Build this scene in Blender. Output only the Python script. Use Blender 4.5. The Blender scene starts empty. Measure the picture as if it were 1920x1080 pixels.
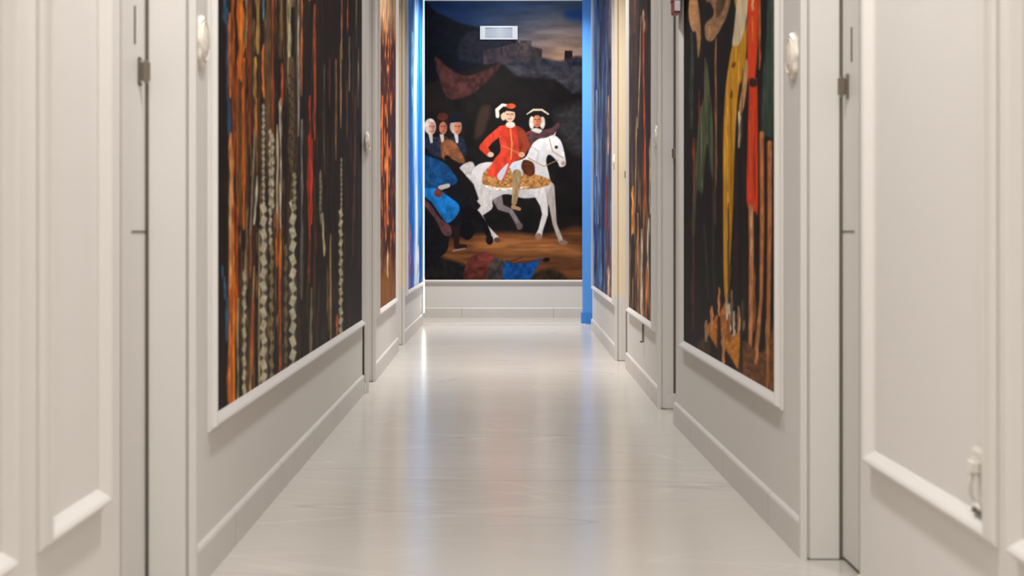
import bpy, bmesh, math, random
import numpy as np
from mathutils import Vector

S = bpy.context.scene
COL = S.collection

# ------------------------------------------------------------------ camera
F, H, CX, CY = 3000.0, 0.85, 938.0, 433.0      # focal length (px), eye height, vanishing point (px)
cam_d = bpy.data.cameras.new('camera')
cam = bpy.data.objects.new('camera', cam_d); COL.objects.link(cam)
cam.location = (0, 0, H); cam.rotation_euler = (math.pi/2, 0, 0)
cam_d.sensor_width = 36; cam_d.lens = F/1920*36
cam_d.shift_x = (960-CX)/1920; cam_d.shift_y = (CY-540)/1920
cam_d.clip_start = 0.05
cam_d.dof.use_dof = True; cam_d.dof.focus_distance = 14.5; cam_d.dof.aperture_fstop = 6.5
S.camera = cam

# ------------------------------------------------------------------ world and lights
w = bpy.data.worlds.new('world'); S.world = w; w.use_nodes = True
w.node_tree.nodes['Background'].inputs[0].default_value = (0.9, 0.93, 1, 1)
w.node_tree.nodes['Background'].inputs[1].default_value = 0.05
S.view_settings.view_transform = 'Standard'; S.view_settings.look = 'None'
S.view_settings.exposure = 0.0; S.view_settings.gamma = 1.0
S.view_settings.use_curve_mapping = False

CEIL = 3.15
def downlight_or_fill(y, power, spread=180, size=0.26, color=(1, 0.985, 0.965)):
    l = bpy.data.lights.new('downlight_and_fill', 'AREA'); l.shape = 'DISK'; l.size = size
    l.energy = power; l.color = color; l.spread = math.radians(spread)
    o = bpy.data.objects.new('downlight_and_fill', l); COL.objects.link(o)
    o.location = (0, y, CEIL-0.02); return o
for y, p, sp, c in ((-1.05, 58, 180, None), (2.75, 58, 180, None), (5.9, 27, 142, None), (7.9, 9, 125, None), (9.8, 40, 115, None), (11.2, 15, 120, None), (14.15, 62, 140, (1, 0.95, 0.89))):  # lamp behind the eye and the two weakest are unseen fill, added for brightness
    downlight_or_fill(y, p, sp, **({'color': c} if c else {}))
end_fill = downlight_or_fill(14.55, 9, 150, size=0.2)                           # unseen fill added to brighten the top of the end wall
end_fill.rotation_euler = (math.radians(55), 0, 0)
end_fill.location.z = CEIL-0.13

# ------------------------------------------------------------------ materials
def srgb(c):
    c = np.asarray(c, float)/255
    return np.where(c <= 0.04045, c/12.92, ((c+0.055)/1.055)**2.4)
def rgba(c): return tuple(float(v) for v in srgb(c)) + (1,)

def base_mat(name, color, rough=0.5, metal=0.0, spec=0.5, var=0.06, scale=3.0, bump=0.0, bscale=40.0):
    m = bpy.data.materials.new(name); m.use_nodes = True
    nt = m.node_tree; n = nt.nodes; b = n['Principled BSDF']
    b.inputs['Roughness'].default_value = rough; b.inputs['Metallic'].default_value = metal
    b.inputs['Specular IOR Level'].default_value = spec
    tc = n.new('ShaderNodeTexCoord'); nz = n.new('ShaderNodeTexNoise')
    nz.inputs['Scale'].default_value = scale; nz.inputs['Detail'].default_value = 6
    nt.links.new(tc.outputs['Object'], nz.inputs['Vector'])
    mx = n.new('ShaderNodeMix'); mx.data_type = 'RGBA'
    c = srgb(color)
    mx.inputs['A'].default_value = tuple(c*(1-var))+(1,); mx.inputs['B'].default_value = tuple(np.clip(c*(1+var), 0, 1))+(1,)
    nt.links.new(nz.outputs['Fac'], mx.inputs['Factor'])
    nt.links.new(mx.outputs['Result'], b.inputs['Base Color'])
    if bump:
        n2 = n.new('ShaderNodeTexNoise'); n2.inputs['Scale'].default_value = bscale; n2.inputs['Detail'].default_value = 4
        nt.links.new(tc.outputs['Object'], n2.inputs['Vector'])
        bp = n.new('ShaderNodeBump'); bp.inputs['Strength'].default_value = bump; bp.inputs['Distance'].default_value = 0.01
        nt.links.new(n2.outputs['Fac'], bp.inputs['Height']); nt.links.new(bp.outputs['Normal'], b.inputs['Normal'])
    return m

M = {}
M['wall'] = base_mat('off_white_wall_paint', (213, 209, 204), 0.55, var=0.02, scale=1.2, bump=0.10, bscale=9)
M['trim'] = base_mat('off_white_gloss_paint', (213, 209, 204), 0.42, var=0.015, scale=3, bump=0.06, bscale=14)
M['cream'] = base_mat('cream_gloss_paint', (226, 210, 180), 0.38, var=0.02, scale=3)
M['ceiling'] = base_mat('white_ceiling_paint', (205, 200, 194), 0.8, var=0.01)
M['blue'] = base_mat('pilaster_blue_light', (82, 156, 236), 0.45, var=0.05, scale=2.5)  # blue light falling on the pilaster, put into its colour
M['blue_dark'] = base_mat('plinth_blue_light', (54, 136, 220), 0.45, var=0.14, scale=18)  # the same blue light, put into the plinth colour
M['white'] = base_mat('white_plastic', (218, 213, 205), 0.35, var=0.01)
M['ceramic'] = base_mat('glazed_white_ceramic', (226, 219, 206), 0.25, var=0.02)
M['chrome'] = base_mat('brushed_steel', (150, 142, 132), 0.28, metal=1.0, var=0.05)
M['dark'] = base_mat('dark_gap_shade', (52, 44, 36), 0.8, var=0.1)  # shade of the door gaps, put into the colour
M['slot'] = base_mat('dark_grey_plastic_and_shade', (92, 84, 74), 0.5, var=0.05)  # plastic parts, and the strips that paint gap shade beside the doors
M['seal'] = base_mat('brown_grey_gap_shade', (150, 141, 130), 0.7, var=0.05)  # painted shade for the strips at the near wall ends
M['red'] = base_mat('dark_red_plastic', (138, 20, 24), 0.4, var=0.05)
M['label'] = base_mat('grey_white_label', (188, 184, 190), 0.5, var=0.25, scale=160)
M['grey'] = base_mat('dull_grey_metal', (128, 120, 110), 0.5, metal=0.3, var=0.08)

def skirting_mat():                                                 # pale tiles with fine joints every 0.9 m
    m = base_mat('pale_skirting_tile', (204, 199, 193), 0.4, var=0.07, scale=7, bump=0.05, bscale=20)
    nt = m.node_tree; n = nt.nodes; b = n['Principled BSDF']
    link = [l for l in nt.links if l.to_socket == b.inputs['Base Color']][0]
    src = link.from_socket; nt.links.remove(link)
    tc = n.new('ShaderNodeTexCoord'); sp = n.new('ShaderNodeSeparateXYZ'); nt.links.new(tc.outputs['Object'], sp.inputs[0])
    ad = n.new('ShaderNodeMath'); ad.operation = 'ADD'; nt.links.new(sp.outputs['X'], ad.inputs[0]); nt.links.new(sp.outputs['Y'], ad.inputs[1])
    md = n.new('ShaderNodeMath'); md.operation = 'PINGPONG'; nt.links.new(ad.outputs[0], md.inputs[0]); md.inputs[1].default_value = 0.45
    lt = n.new('ShaderNodeMath'); lt.operation = 'LESS_THAN'; nt.links.new(md.outputs[0], lt.inputs[0]); lt.inputs[1].default_value = 0.0022
    mx = n.new('ShaderNodeMix'); mx.data_type = 'RGBA'; nt.links.new(lt.outputs[0], mx.inputs['Factor'])
    nt.links.new(src, mx.inputs['A']); mx.inputs['B'].default_value = rgba((150, 141, 130))
    nt.links.new(mx.outputs['Result'], b.inputs['Base Color'])
    return m
M['skirting'] = skirting_mat()

def floor_mat():                                                    # polished resin-like floor, faint crossing scuffs
    m = bpy.data.materials.new('polished_pale_floor'); m.use_nodes = True
    nt = m.node_tree; n = nt.nodes; b = n['Principled BSDF']
    tc = n.new('ShaderNodeTexCoord')
    nz = n.new('ShaderNodeTexNoise'); nz.inputs['Scale'].default_value = 1.6; nz.inputs['Detail'].default_value = 5
    nt.links.new(tc.outputs['Object'], nz.inputs['Vector'])
    mx = n.new('ShaderNodeMix'); mx.data_type = 'RGBA'
    mx.inputs['A'].default_value = rgba((190, 184, 176)); mx.inputs['B'].default_value = rgba((203, 198, 190))
    nt.links.new(nz.outputs['Fac'], mx.inputs['Factor'])
    prev = mx.outputs['Result']
    for k, (rot, sc, col, thr) in enumerate((((0, 0, 0.55), 0.9, (214, 208, 200), 0.006), ((0, 0, -0.35), 0.7, (212, 206, 197), 0.005), ((0, 0, 0.08), 0.5, (164, 156, 146), 0.003))):
        mp = n.new('ShaderNodeMapping'); mp.inputs['Rotation'].default_value = rot; mp.inputs['Location'].default_value = (k*3.1, k*1.7, 0)
        nt.links.new(tc.outputs['Object'], mp.inputs['Vector'])
        vo = n.new('ShaderNodeTexNoise'); vo.inputs['Scale'].default_value = sc; vo.inputs['Detail'].default_value = 2
        st = n.new('ShaderNodeVectorMath'); st.operation = 'MULTIPLY'; st.inputs[1].default_value = (0.35, 2.2, 1)
        nt.links.new(mp.outputs[0], st.inputs[0]); nt.links.new(st.outputs[0], vo.inputs['Vector'])
        su = n.new('ShaderNodeMath'); su.operation = 'SUBTRACT'; nt.links.new(vo.outputs['Fac'], su.inputs[0]); su.inputs[1].default_value = 0.5
        ab = n.new('ShaderNodeMath'); ab.operation = 'ABSOLUTE'; nt.links.new(su.outputs[0], ab.inputs[0])
        mr = n.new('ShaderNodeMapRange'); nt.links.new(ab.outputs[0], mr.inputs['Value'])
        mr.inputs['From Min'].default_value = 0; mr.inputs['From Max'].default_value = thr
        mr.inputs['To Min'].default_value = 0.45; mr.inputs['To Max'].default_value = 0
        m2 = n.new('ShaderNodeMix'); m2.data_type = 'RGBA'; nt.links.new(mr.outputs[0], m2.inputs['Factor'])
        nt.links.new(prev, m2.inputs['A']); m2.inputs['B'].default_value = rgba(col); prev = m2.outputs['Result']
    nt.links.new(prev, b.inputs['Base Color'])
    b.inputs['Roughness'].default_value = 0.19
    b.inputs['IOR'].default_value = 1.27
    n2 = n.new('ShaderNodeTexNoise'); n2.inputs['Scale'].default_value = 2.6; n2.inputs['Detail'].default_value = 2
    nt.links.new(tc.outputs['Object'], n2.inputs['Vector'])
    bp = n.new('ShaderNodeBump'); bp.inputs['Strength'].default_value = 0.07; bp.inputs['Distance'].default_value = 0.02
    nt.links.new(n2.outputs['Fac'], bp.inputs['Height']); nt.links.new(bp.outputs['Normal'], b.inputs['Normal'])
    return m
M['floor'] = floor_mat()

def emit_mat(name, col, strength):
    m = bpy.data.materials.new(name); m.use_nodes = True; b = m.node_tree.nodes['Principled BSDF']
    b.inputs['Base Color'].default_value = (0.6, 0.6, 0.6, 1)
    b.inputs['Emission Color'].default_value = tuple(col)+(1,); b.inputs['Emission Strength'].default_value = strength
    return m
M['led_blue'] = emit_mat('blue_led_glow', (0.20, 0.62, 1.0), 2.7)
M['fill_white'] = emit_mat('white_fill_glow', (1.0, 0.95, 0.88), 10.0)

def paint_mat(name, rough=0.6):                                    # printed artwork: per-vertex paint plus a fine canvas grain
    m = bpy.data.materials.new(name); m.use_nodes = True; nt = m.node_tree; n = nt.nodes; b = n['Principled BSDF']
    at = n.new('ShaderNodeAttribute'); at.attribute_name = 'paint'
    tc = n.new('ShaderNodeTexCoord'); nz = n.new('ShaderNodeTexNoise'); nz.inputs['Scale'].default_value = 120; nz.inputs['Detail'].default_value = 3
    nt.links.new(tc.outputs['Object'], nz.inputs['Vector'])
    mr = n.new('ShaderNodeMapRange'); mr.inputs['To Min'].default_value = 0.86; mr.inputs['To Max'].default_value = 1.14
    nt.links.new(nz.outputs['Fac'], mr.inputs['Value'])
    vm = n.new('ShaderNodeVectorMath'); vm.operation = 'SCALE'; nt.links.new(at.outputs['Color'], vm.inputs[0]); nt.links.new(mr.outputs[0], vm.inputs['Scale'])
    nt.links.new(vm.outputs[0], b.inputs['Base Color'])
    b.inputs['Roughness'].default_value = rough; b.inputs['Specular IOR Level'].default_value = 0.08
    return m

# ------------------------------------------------------------------ mesh helpers
def link_bm(name, bm, mat, parent=None, mats=None, smooth=False):
    bmesh.ops.recalc_face_normals(bm, faces=bm.faces)
    me = bpy.data.meshes.new(name); bm.to_mesh(me); bm.free()
    for x in (mats or [mat]): me.materials.append(x)
    if smooth:
        for p in me.polygons: p.use_smooth = True
    o = bpy.data.objects.new(name, me); COL.objects.link(o)
    if parent is not None: o.parent = parent
    return o
def structure(o): o['kind'] = 'structure'; return o
def tag(o, label, cat, group=None):
    o['label'] = label; o['category'] = cat
    if group: o['group'] = group
    return o
def empty(name, loc):
    o = bpy.data.objects.new(name, None); COL.objects.link(o); o.location = loc; o.empty_display_size = 0.1
    return o
def prism(bm, poly, z0, z1, mi=0):
    b = [bm.verts.new((x, y, z0)) for x, y in poly]; t = [bm.verts.new((x, y, z1)) for x, y in poly]
    n = len(poly); fs = [bm.faces.new(b), bm.faces.new(t)]
    for i in range(n): fs.append(bm.faces.new((b[i], b[(i+1) % n], t[(i+1) % n], t[i])))
    for f in fs: f.material_index = mi
    return fs
def box(bm, x0, x1, y0, y1, z0, z1, mi=0):
    return prism(bm, [(x0, y0), (x1, y0), (x1, y1), (x0, y1)], z0, z1, mi)
def bevel(bm, w=0.003, seg=2):
    bmesh.ops.bevel(bm, geom=list(bm.edges), offset=w, segments=seg, affect='EDGES', clamp_overlap=True)
def tube(bm, pts, r, n=10):
    rings = []
    for i, p in enumerate(pts):
        p = Vector(p); a = Vector(pts[max(i-1, 0)]); c = Vector(pts[min(i+1, len(pts)-1)])
        d = (c-a).normalized(); up = Vector((0, 0, 1)) if abs(d.z) < 0.9 else Vector((0, 1, 0))
        u = d.cross(up).normalized(); v = d.cross(u)
        rr = r[i] if isinstance(r, (list, tuple)) else r
        rings.append([bm.verts.new(p+u*rr*math.cos(2*math.pi*k/n)+v*rr*math.sin(2*math.pi*k/n)) for k in range(n)])
    for a, b in zip(rings, rings[1:]):
        for k in range(n): bm.faces.new((a[k], a[(k+1) % n], b[(k+1) % n], b[k]))
    bm.faces.new(rings[0]); bm.faces.new(rings[-1])

class Plane:
    """A wall face: u runs along the wall, v is height, d stands out from the face."""
    def __init__(s, side, near, far):                               # side -1 left, +1 right; (lateral, depth) of the baseboard foot
        s.s = side; s.n = near; s.f = far; s.k = (far[0]-near[0])/(far[1]-near[1])
    def lat(s, y): return s.n[0]+s.k*(y-s.n[1])+0.012
    def P(s, u, v, d): return Vector((s.s*(s.lat(u)-d), u, v))
    def u_at(s, px, d=0.0):                                         # depth at which an image column meets this wall
        return (s.n[0]+0.012-d-s.k*s.n[1])/(abs(px-CX)/F-s.k)
    def pix(s, u, v, d=0.0):
        p = s.P(u, v, d); return CX+F*p.x/p.y, CY-F*(p.z-H)/p.y
class EndPlane:
    def __init__(s, y): s.y = y
    def P(s, u, v, d): return Vector((u, s.y-d, v))

def frame_mould(pl, u0, u1, v0, v1, profile):
    bm = bmesh.new(); cs = [(u0, v0, -1, -1), (u1, v0, 1, -1), (u1, v1, 1, 1), (u0, v1, -1, 1)]
    rings = [[bm.verts.new(pl.P(u+su*w_, v+sv*w_, d)) for (w_, d) in profile] for (u, v, su, sv) in cs]
    n = len(profile)
    for i in range(4):
        a, b = rings[i], rings[(i+1) % 4]
        for k in range(n): bm.faces.new((a[k], a[(k+1) % n], b[(k+1) % n], b[k]))
    return bm
PROF = [(0, 0.0), (0, 0.004), (0.005, 0.009), (0.014, 0.019), (0.020, 0.0225), (0.024, 0.0215), (0.027, 0.014), (0.031, 0.009), (0.037, 0.006), (0.037, 0.0)]
def run_mould(pl, u0, u1, prof):                                    # prof: (d, z) closed section swept along u
    bm = bmesh.new()
    a = [bm.verts.new(pl.P(u0, z, d)) for d, z in prof]; b = [bm.verts.new(pl.P(u1, z, d)) for d, z in prof]
    n = len(prof); bm.faces.new(a); bm.faces.new(b)
    for k in range(n): bm.faces.new((a[k], a[(k+1) % n], b[(k+1) % n], b[k]))
    return bm
BASE = [(0, 0), (0.012, 0), (0.012, 0.088), (0.009, 0.094), (0.0035, 0.098), (0, 0.098)]

# ------------------------------------------------------------------ painter
def vnoise(x, y, seed):
    xi = np.floor(x).astype(np.int64); yi = np.floor(y).astype(np.int64); fx = x-xi; fy = y-yi
    fx = fx*fx*(3-2*fx); fy = fy*fy*(3-2*fy)
    def h(a, b):
        v = (a*374761393+b*668265263+seed*982451653) & 0xffffffff
        v = ((v ^ (v >> 13))*1274126177) & 0xffffffff
        return ((v ^ (v >> 16)) & 0xffff)/65535.0
    return (h(xi, yi)*(1-fx)+h(xi+1, yi)*fx)*(1-fy)+(h(xi, yi+1)*(1-fx)+h(xi+1, yi+1)*fx)*fy
def fbm(x, y, seed, o=4):
    t = 0; a = 0.5
    for i in range(o): t = t+a*vnoise(x*2**i, y*2**i, seed+i*17); a *= 0.5
    return t/(1-0.5**o)
def smooth_pts(pts, n=5):
    out = []; m = len(pts)
    for i in range(m):
        p0, p1, p2, p3 = (np.array(pts[(i+k-1) % m], float) for k in range(4))
        for j in range(n):
            t = j/n
            out.append(0.5*((2*p1)+(-p0+p2)*t+(2*p0-5*p1+4*p2-p3)*t*t+(-p0+3*p1-3*p2+p3)*t**3))
    return np.array(out)
class Paint:
    def __init__(s, X, Y, base):
        s.X, s.Y = X.ravel().astype(float), Y.ravel().astype(float)
        s.C = np.tile(np.array(base, float), (s.X.size, 1))
    def mix(s, idx, a, col):
        col = np.asarray(col, float); s.C[idx] = s.C[idx]*(1-a[:, None])+col*a[:, None]
    def poly(s, pts, col, soft=1.0, curve=True, alpha=1.0, tex=0.0, seed=1, tsx=6.0, tsy=6.0, shade=None):
        P = smooth_pts(pts) if curve else np.array(pts, float)
        x0, y0 = P.min(0)-soft*2; x1, y1 = P.max(0)+soft*2
        idx = np.where((s.X > x0) & (s.X < x1) & (s.Y > y0) & (s.Y < y1))[0]
        if idx.size == 0: return
        x, y = s.X[idx], s.Y[idx]; ins = np.zeros(x.size, bool); d2 = np.full(x.size, 1e9)
        for (ax, ay), (bx, by) in zip(P, np.roll(P, -1, 0)):
            ex, ey = bx-ax, by-ay; L = ex*ex+ey*ey+1e-9
            t = np.clip(((x-ax)*ex+(y-ay)*ey)/L, 0, 1); d2 = np.minimum(d2, (x-ax-t*ex)**2+(y-ay-t*ey)**2)
            if ay != by: ins ^= ((ay > y) != (by > y)) & (x < ex*(y-ay)/ey+ax)
        sd = np.where(ins, -1, 1)*np.sqrt(d2); a = np.clip(0.5-sd/(2*soft), 0, 1)*alpha
        c = np.tile(np.array(col, float), (x.size, 1))
        if tex: c = c*(1+tex*(fbm(x/tsx, y/tsy, seed)-0.5)*2)[:, None]
        if shade:                                                   # painted modelling of the depicted form: (dx, dy, amount)
            q = (x-P[:, 0].mean())/(np.ptp(P[:, 0])+1)*shade[0]+(y-P[:, 1].mean())/(np.ptp(P[:, 1])+1)*shade[1]
            c = c*(1+shade[2]*q)[:, None]
        s.mix(idx, a, np.clip(c, 0, 255))
    def stroke(s, pts, w, col, soft=0.8, alpha=1.0, tex=0.0, seed=1, tsx=3.0, tsy=12.0):
        P = np.array(pts, float); W = np.array(w if hasattr(w, '__len__') else [w]*len(P), float)/2
        idx = np.where((s.X > P[:, 0].min()-W.max()-2) & (s.X < P[:, 0].max()+W.max()+2) & (s.Y > P[:, 1].min()-W.max()-2) & (s.Y < P[:, 1].max()+W.max()+2))[0]
        if idx.size == 0: return
        x, y = s.X[idx], s.Y[idx]; best = np.full(x.size, 1e9)
        for i in range(len(P)-1):
            (ax, ay), (bx, by) = P[i], P[i+1]; ex, ey = bx-ax, by-ay; L = ex*ex+ey*ey+1e-9
            t = np.clip(((x-ax)*ex+(y-ay)*ey)/L, 0, 1)
            best = np.minimum(best, np.hypot(x-ax-t*ex, y-ay-t*ey)-(W[i]+(W[i+1]-W[i])*t))
        a = np.clip(0.5-best/(2*soft), 0, 1)*alpha
        c = np.tile(np.array(col, float), (x.size, 1))
        if tex: c = c*(1+tex*(fbm(x/tsx, y/tsy, seed)-0.5)*2)[:, None]
        s.mix(idx, a, np.clip(c, 0, 255))
    def streak(s, x, y0, y1, w, col, alpha=1.0, seed=None, tex=0.55, lean=0.0):   # a long vertical brush mark with ragged tone
        seed = int(x*13+y0) if seed is None else seed
        ym = [y0+(y1-y0)*k/6 for k in range(7)]
        r = random.Random(seed)
        pts = [(x+lean*k/6+r.uniform(-0.18, 0.18)*w, yy) for k, yy in enumerate(ym)]
        ws = [w*r.uniform(0.55, 1.1)*(0.6 if k in (0, 6) else 1) for k in range(7)]
        s.stroke(pts, ws, col, soft=0.9, alpha=alpha, tex=tex, seed=seed, tsx=1.6, tsy=22)
    def ell(s, x, y, rx, ry, col, soft=1.0, alpha=1.0, rot=0.0, tex=0.0, shade=None):
        pts = [(x+rx*math.cos(t)*math.cos(rot)-ry*math.sin(t)*math.sin(rot), y+rx*math.cos(t)*math.sin(rot)+ry*math.sin(t)*math.cos(rot)) for t in np.linspace(0, 2*math.pi, 20, endpoint=False)]
        s.poly(pts, col, soft, False, alpha, tex, shade=shade)
    def linear(s, gain=1.0):
        c = np.clip(s.C, 0, 255)/255
        c = np.where(c <= 0.04045, c/12.92, ((c+0.055)/1.055)**2.4)*gain
        return np.clip(c, 0, 0.95)

def mural_mesh(name, pl, us, vs, colors, mat, thick=0.003):
    """Thin printed panel: a painted grid front with closed edges and back."""
    nu, nv = len(us), len(vs)
    U, V = np.meshgrid(us, vs)                                      # rows are heights
    co = np.zeros((nu*nv+4, 3))
    if isinstance(pl, EndPlane):
        co[:nu*nv] = np.stack([U.ravel(), np.full(U.size, pl.y-thick), V.ravel()], 1)
    else:
        co[:nu*nv] = np.stack([pl.s*(pl.n[0]+pl.k*(U.ravel()-pl.n[1])+0.012-thick), U.ravel(), V.ravel()], 1)
    for k, (u, v) in enumerate(((us[0], vs[0]), (us[-1], vs[0]), (us[-1], vs[-1]), (us[0], vs[-1]))):
        co[nu*nv+k] = pl.P(u, v, 0.0002)
    i = (np.arange(nv-1)[:, None]*nu+np.arange(nu-1)[None]).ravel()
    quads = np.stack([i, i+1, i+1+nu, i+nu], 1)
    flip = isinstance(pl, Plane) and pl.s > 0
    if flip: quads = quads[:, ::-1]
    B = nu*nv
    bot = list(range(nu)); rgt = [r*nu+nu-1 for r in range(nv)]; top = [(nv-1)*nu+c for c in range(nu-1, -1, -1)]; lft = [r*nu for r in range(nv-1, -1, -1)]
    extra = [bot[::-1]+[B, B+1], rgt[::-1]+[B+1, B+2], top[::-1]+[B+2, B+3], lft[::-1]+[B+3, B], [B+3, B+2, B+1, B]]
    if flip: extra = [e[::-1] for e in extra]
    sizes = np.concatenate([np.full(len(quads), 4), np.array([len(e) for e in extra])])
    loops = np.concatenate([quads.ravel(), np.concatenate(extra)]).astype(np.int32)
    me = bpy.data.meshes.new(name)
    me.vertices.add(len(co)); me.vertices.foreach_set('co', co.ravel().astype(np.float32))
    me.loops.add(len(loops)); me.loops.foreach_set('vertex_index', loops)
    me.polygons.add(len(sizes))
    me.polygons.foreach_set('loop_start', np.concatenate([[0], np.cumsum(sizes)[:-1]]).astype(np.int32))
    me.update(calc_edges=True); me.validate()
    at = me.color_attributes.new('paint', 'FLOAT_COLOR', 'POINT')
    c4 = np.ones((len(co), 4), np.float32); c4[:nu*nv, :3] = colors; c4[nu*nv:, :3] = colors.mean(0)
    at.data.foreach_set('color', c4.ravel())
    me.materials.append(mat)
    o = bpy.data.objects.new(name, me); COL.objects.link(o)
    return o

# ------------------------------------------------------------------ the setting
Y_BACK, Y_END, B_OUT = -1.6, 15.69, 0.96
secs = {
 'L0': Plane(-1, (0.708, Y_BACK), (0.708, 3.03)), 'L1': Plane(-1, (0.714, 3.77), (0.7086, 8.37)),
 'L2': Plane(-1, (0.7025, 9.04), (0.7157, 11.29)), 'L3': Plane(-1, (0.715, 11.97), (0.6985, 14.45)),
 'R0': Plane(1, (0.775, Y_BACK), (0.775, 3.50)), 'R1': Plane(1, (0.7764, 4.153), (0.7608, 7.04)),
 'R2': Plane(1, (0.753, 7.66), (0.774, 9.92)), 'R3': Plane(1, (0.7506, 10.49), (0.7796, 13.75)),
}
bm = bmesh.new(); box(bm, -1.75, 1.15, Y_BACK-0.1, Y_END+0.1, -0.1, 0)
structure(link_bm('floor', bm, M['floor']))
bm = bmesh.new(); box(bm, -1.75, 1.15, Y_BACK-0.1, Y_END+0.1, CEIL, CEIL+0.1)
structure(link_bm('ceiling', bm, M['ceiling']))
bm = bmesh.new(); box(bm, -1.75, 1.15, Y_END, Y_END+0.1, 0, CEIL); structure(link_bm('wall_end', bm, M['wall']))
bm = bmesh.new(); box(bm, -1.06, 1.06, Y_BACK-0.1, Y_BACK, 0, CEIL); structure(link_bm('wall_behind', bm, M['wall']))
bm = bmesh.new(); prism(bm, [(-1.06, Y_BACK), (-B_OUT, Y_BACK), (-B_OUT, 14.45), (-1.06, 14.45)], 0, CEIL); structure(link_bm('wall_left', bm, M['wall']))
bm = bmesh.new(); box(bm, B_OUT, 1.06, Y_BACK, Y_END, 0, CEIL); structure(link_bm('wall_right', bm, M['wall']))
bm = bmesh.new(); box(bm, -1.75, -1.65, 14.45, Y_END, 0, CEIL); structure(link_bm('wall_alcove', bm, M['wall']))
bm = bmesh.new(); box(bm, -1.65, -1.06, 14.35, 14.45, 0, CEIL); structure(link_bm('wall_alcove', bm, M['wall']))

for key, pl in secs.items():
    side = 'left' if pl.s < 0 else 'right'
    y0, y1 = pl.n[1], pl.f[1]; s = pl.s
    bm = bmesh.new()
    prism(bm, [(s*pl.lat(y0), y0), (s*pl.lat(y1), y1), (s*B_OUT, y1), (s*B_OUT, y0)], 0, CEIL)
    structure(link_bm('wall_'+side, bm, M['wall']))
    structure(link_bm('baseboard_'+side, run_mould(pl, y0, y1+(0.004 if key in ('L1', 'L2') else 0), BASE), M['skirting']))

trim_n = [0]
def trim(bm, mat):
    trim_n[0] += 1
    return structure(link_bm('trim_%d' % trim_n[0], bm, mat))
RAIL, MTOP = 0.388, 2.98
def panel(pl, u0, u1): trim(frame_mould(pl, u0, u1, RAIL, MTOP, PROF), M['trim'])

# blank moulded panels on the two nearest walls
L0, R0 = secs['L0'], secs['R0']
panel(L0, 2.52, 2.855); panel(L0, 1.85, 2.30); panel(L0, 1.0, 1.72)
panel(R0, 2.56, 3.36); panel(R0, 1.45, 2.40); panel(R0, 0.4, 1.3)

# end wall: baseboard and rail mouldings
ep = EndPlane(Y_END)
structure(link_bm('baseboard_end', run_mould(ep, -1.65, B_OUT, BASE), M['skirting']))
EU0, EU1, EV0, EV1 = -0.749, 0.803, 0.371, 3.105
trim(run_mould(ep, -1.65, B_OUT, [(0, 0.331), (0.006, 0.331), (0.012, 0.342), (0.024, 0.350), (0.026, 0.358), (0.014, 0.366), (0.010, 0.371), (0, 0.371)]), M['trim'])
trim(run_mould(ep, -1.65, B_OUT, [(0, 3.106), (0.02, 3.106), (0.03, 3.125), (0.03, 3.149), (0, 3.149)]), M['trim'])
# low threshold strip across the floor where the corridor meets the end alcove
bm = bmesh.new(); prism(bm, [(-0.70, 14.47), (0.78, 14.47), (0.78, 14.56), (-0.70, 14.56)], 0, 0.006); trim(bm, M['trim'])
# pilaster at the far right corner, blue light put into its colour
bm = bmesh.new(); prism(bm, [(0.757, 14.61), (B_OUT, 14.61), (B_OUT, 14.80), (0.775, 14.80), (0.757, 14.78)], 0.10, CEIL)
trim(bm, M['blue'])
bm = bmesh.new(); prism(bm, [(0.745, 14.60), (B_OUT, 14.60), (B_OUT, 14.82), (0.745, 14.82)], 0, 0.0995); trim(bm, M['blue_dark'])

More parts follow.
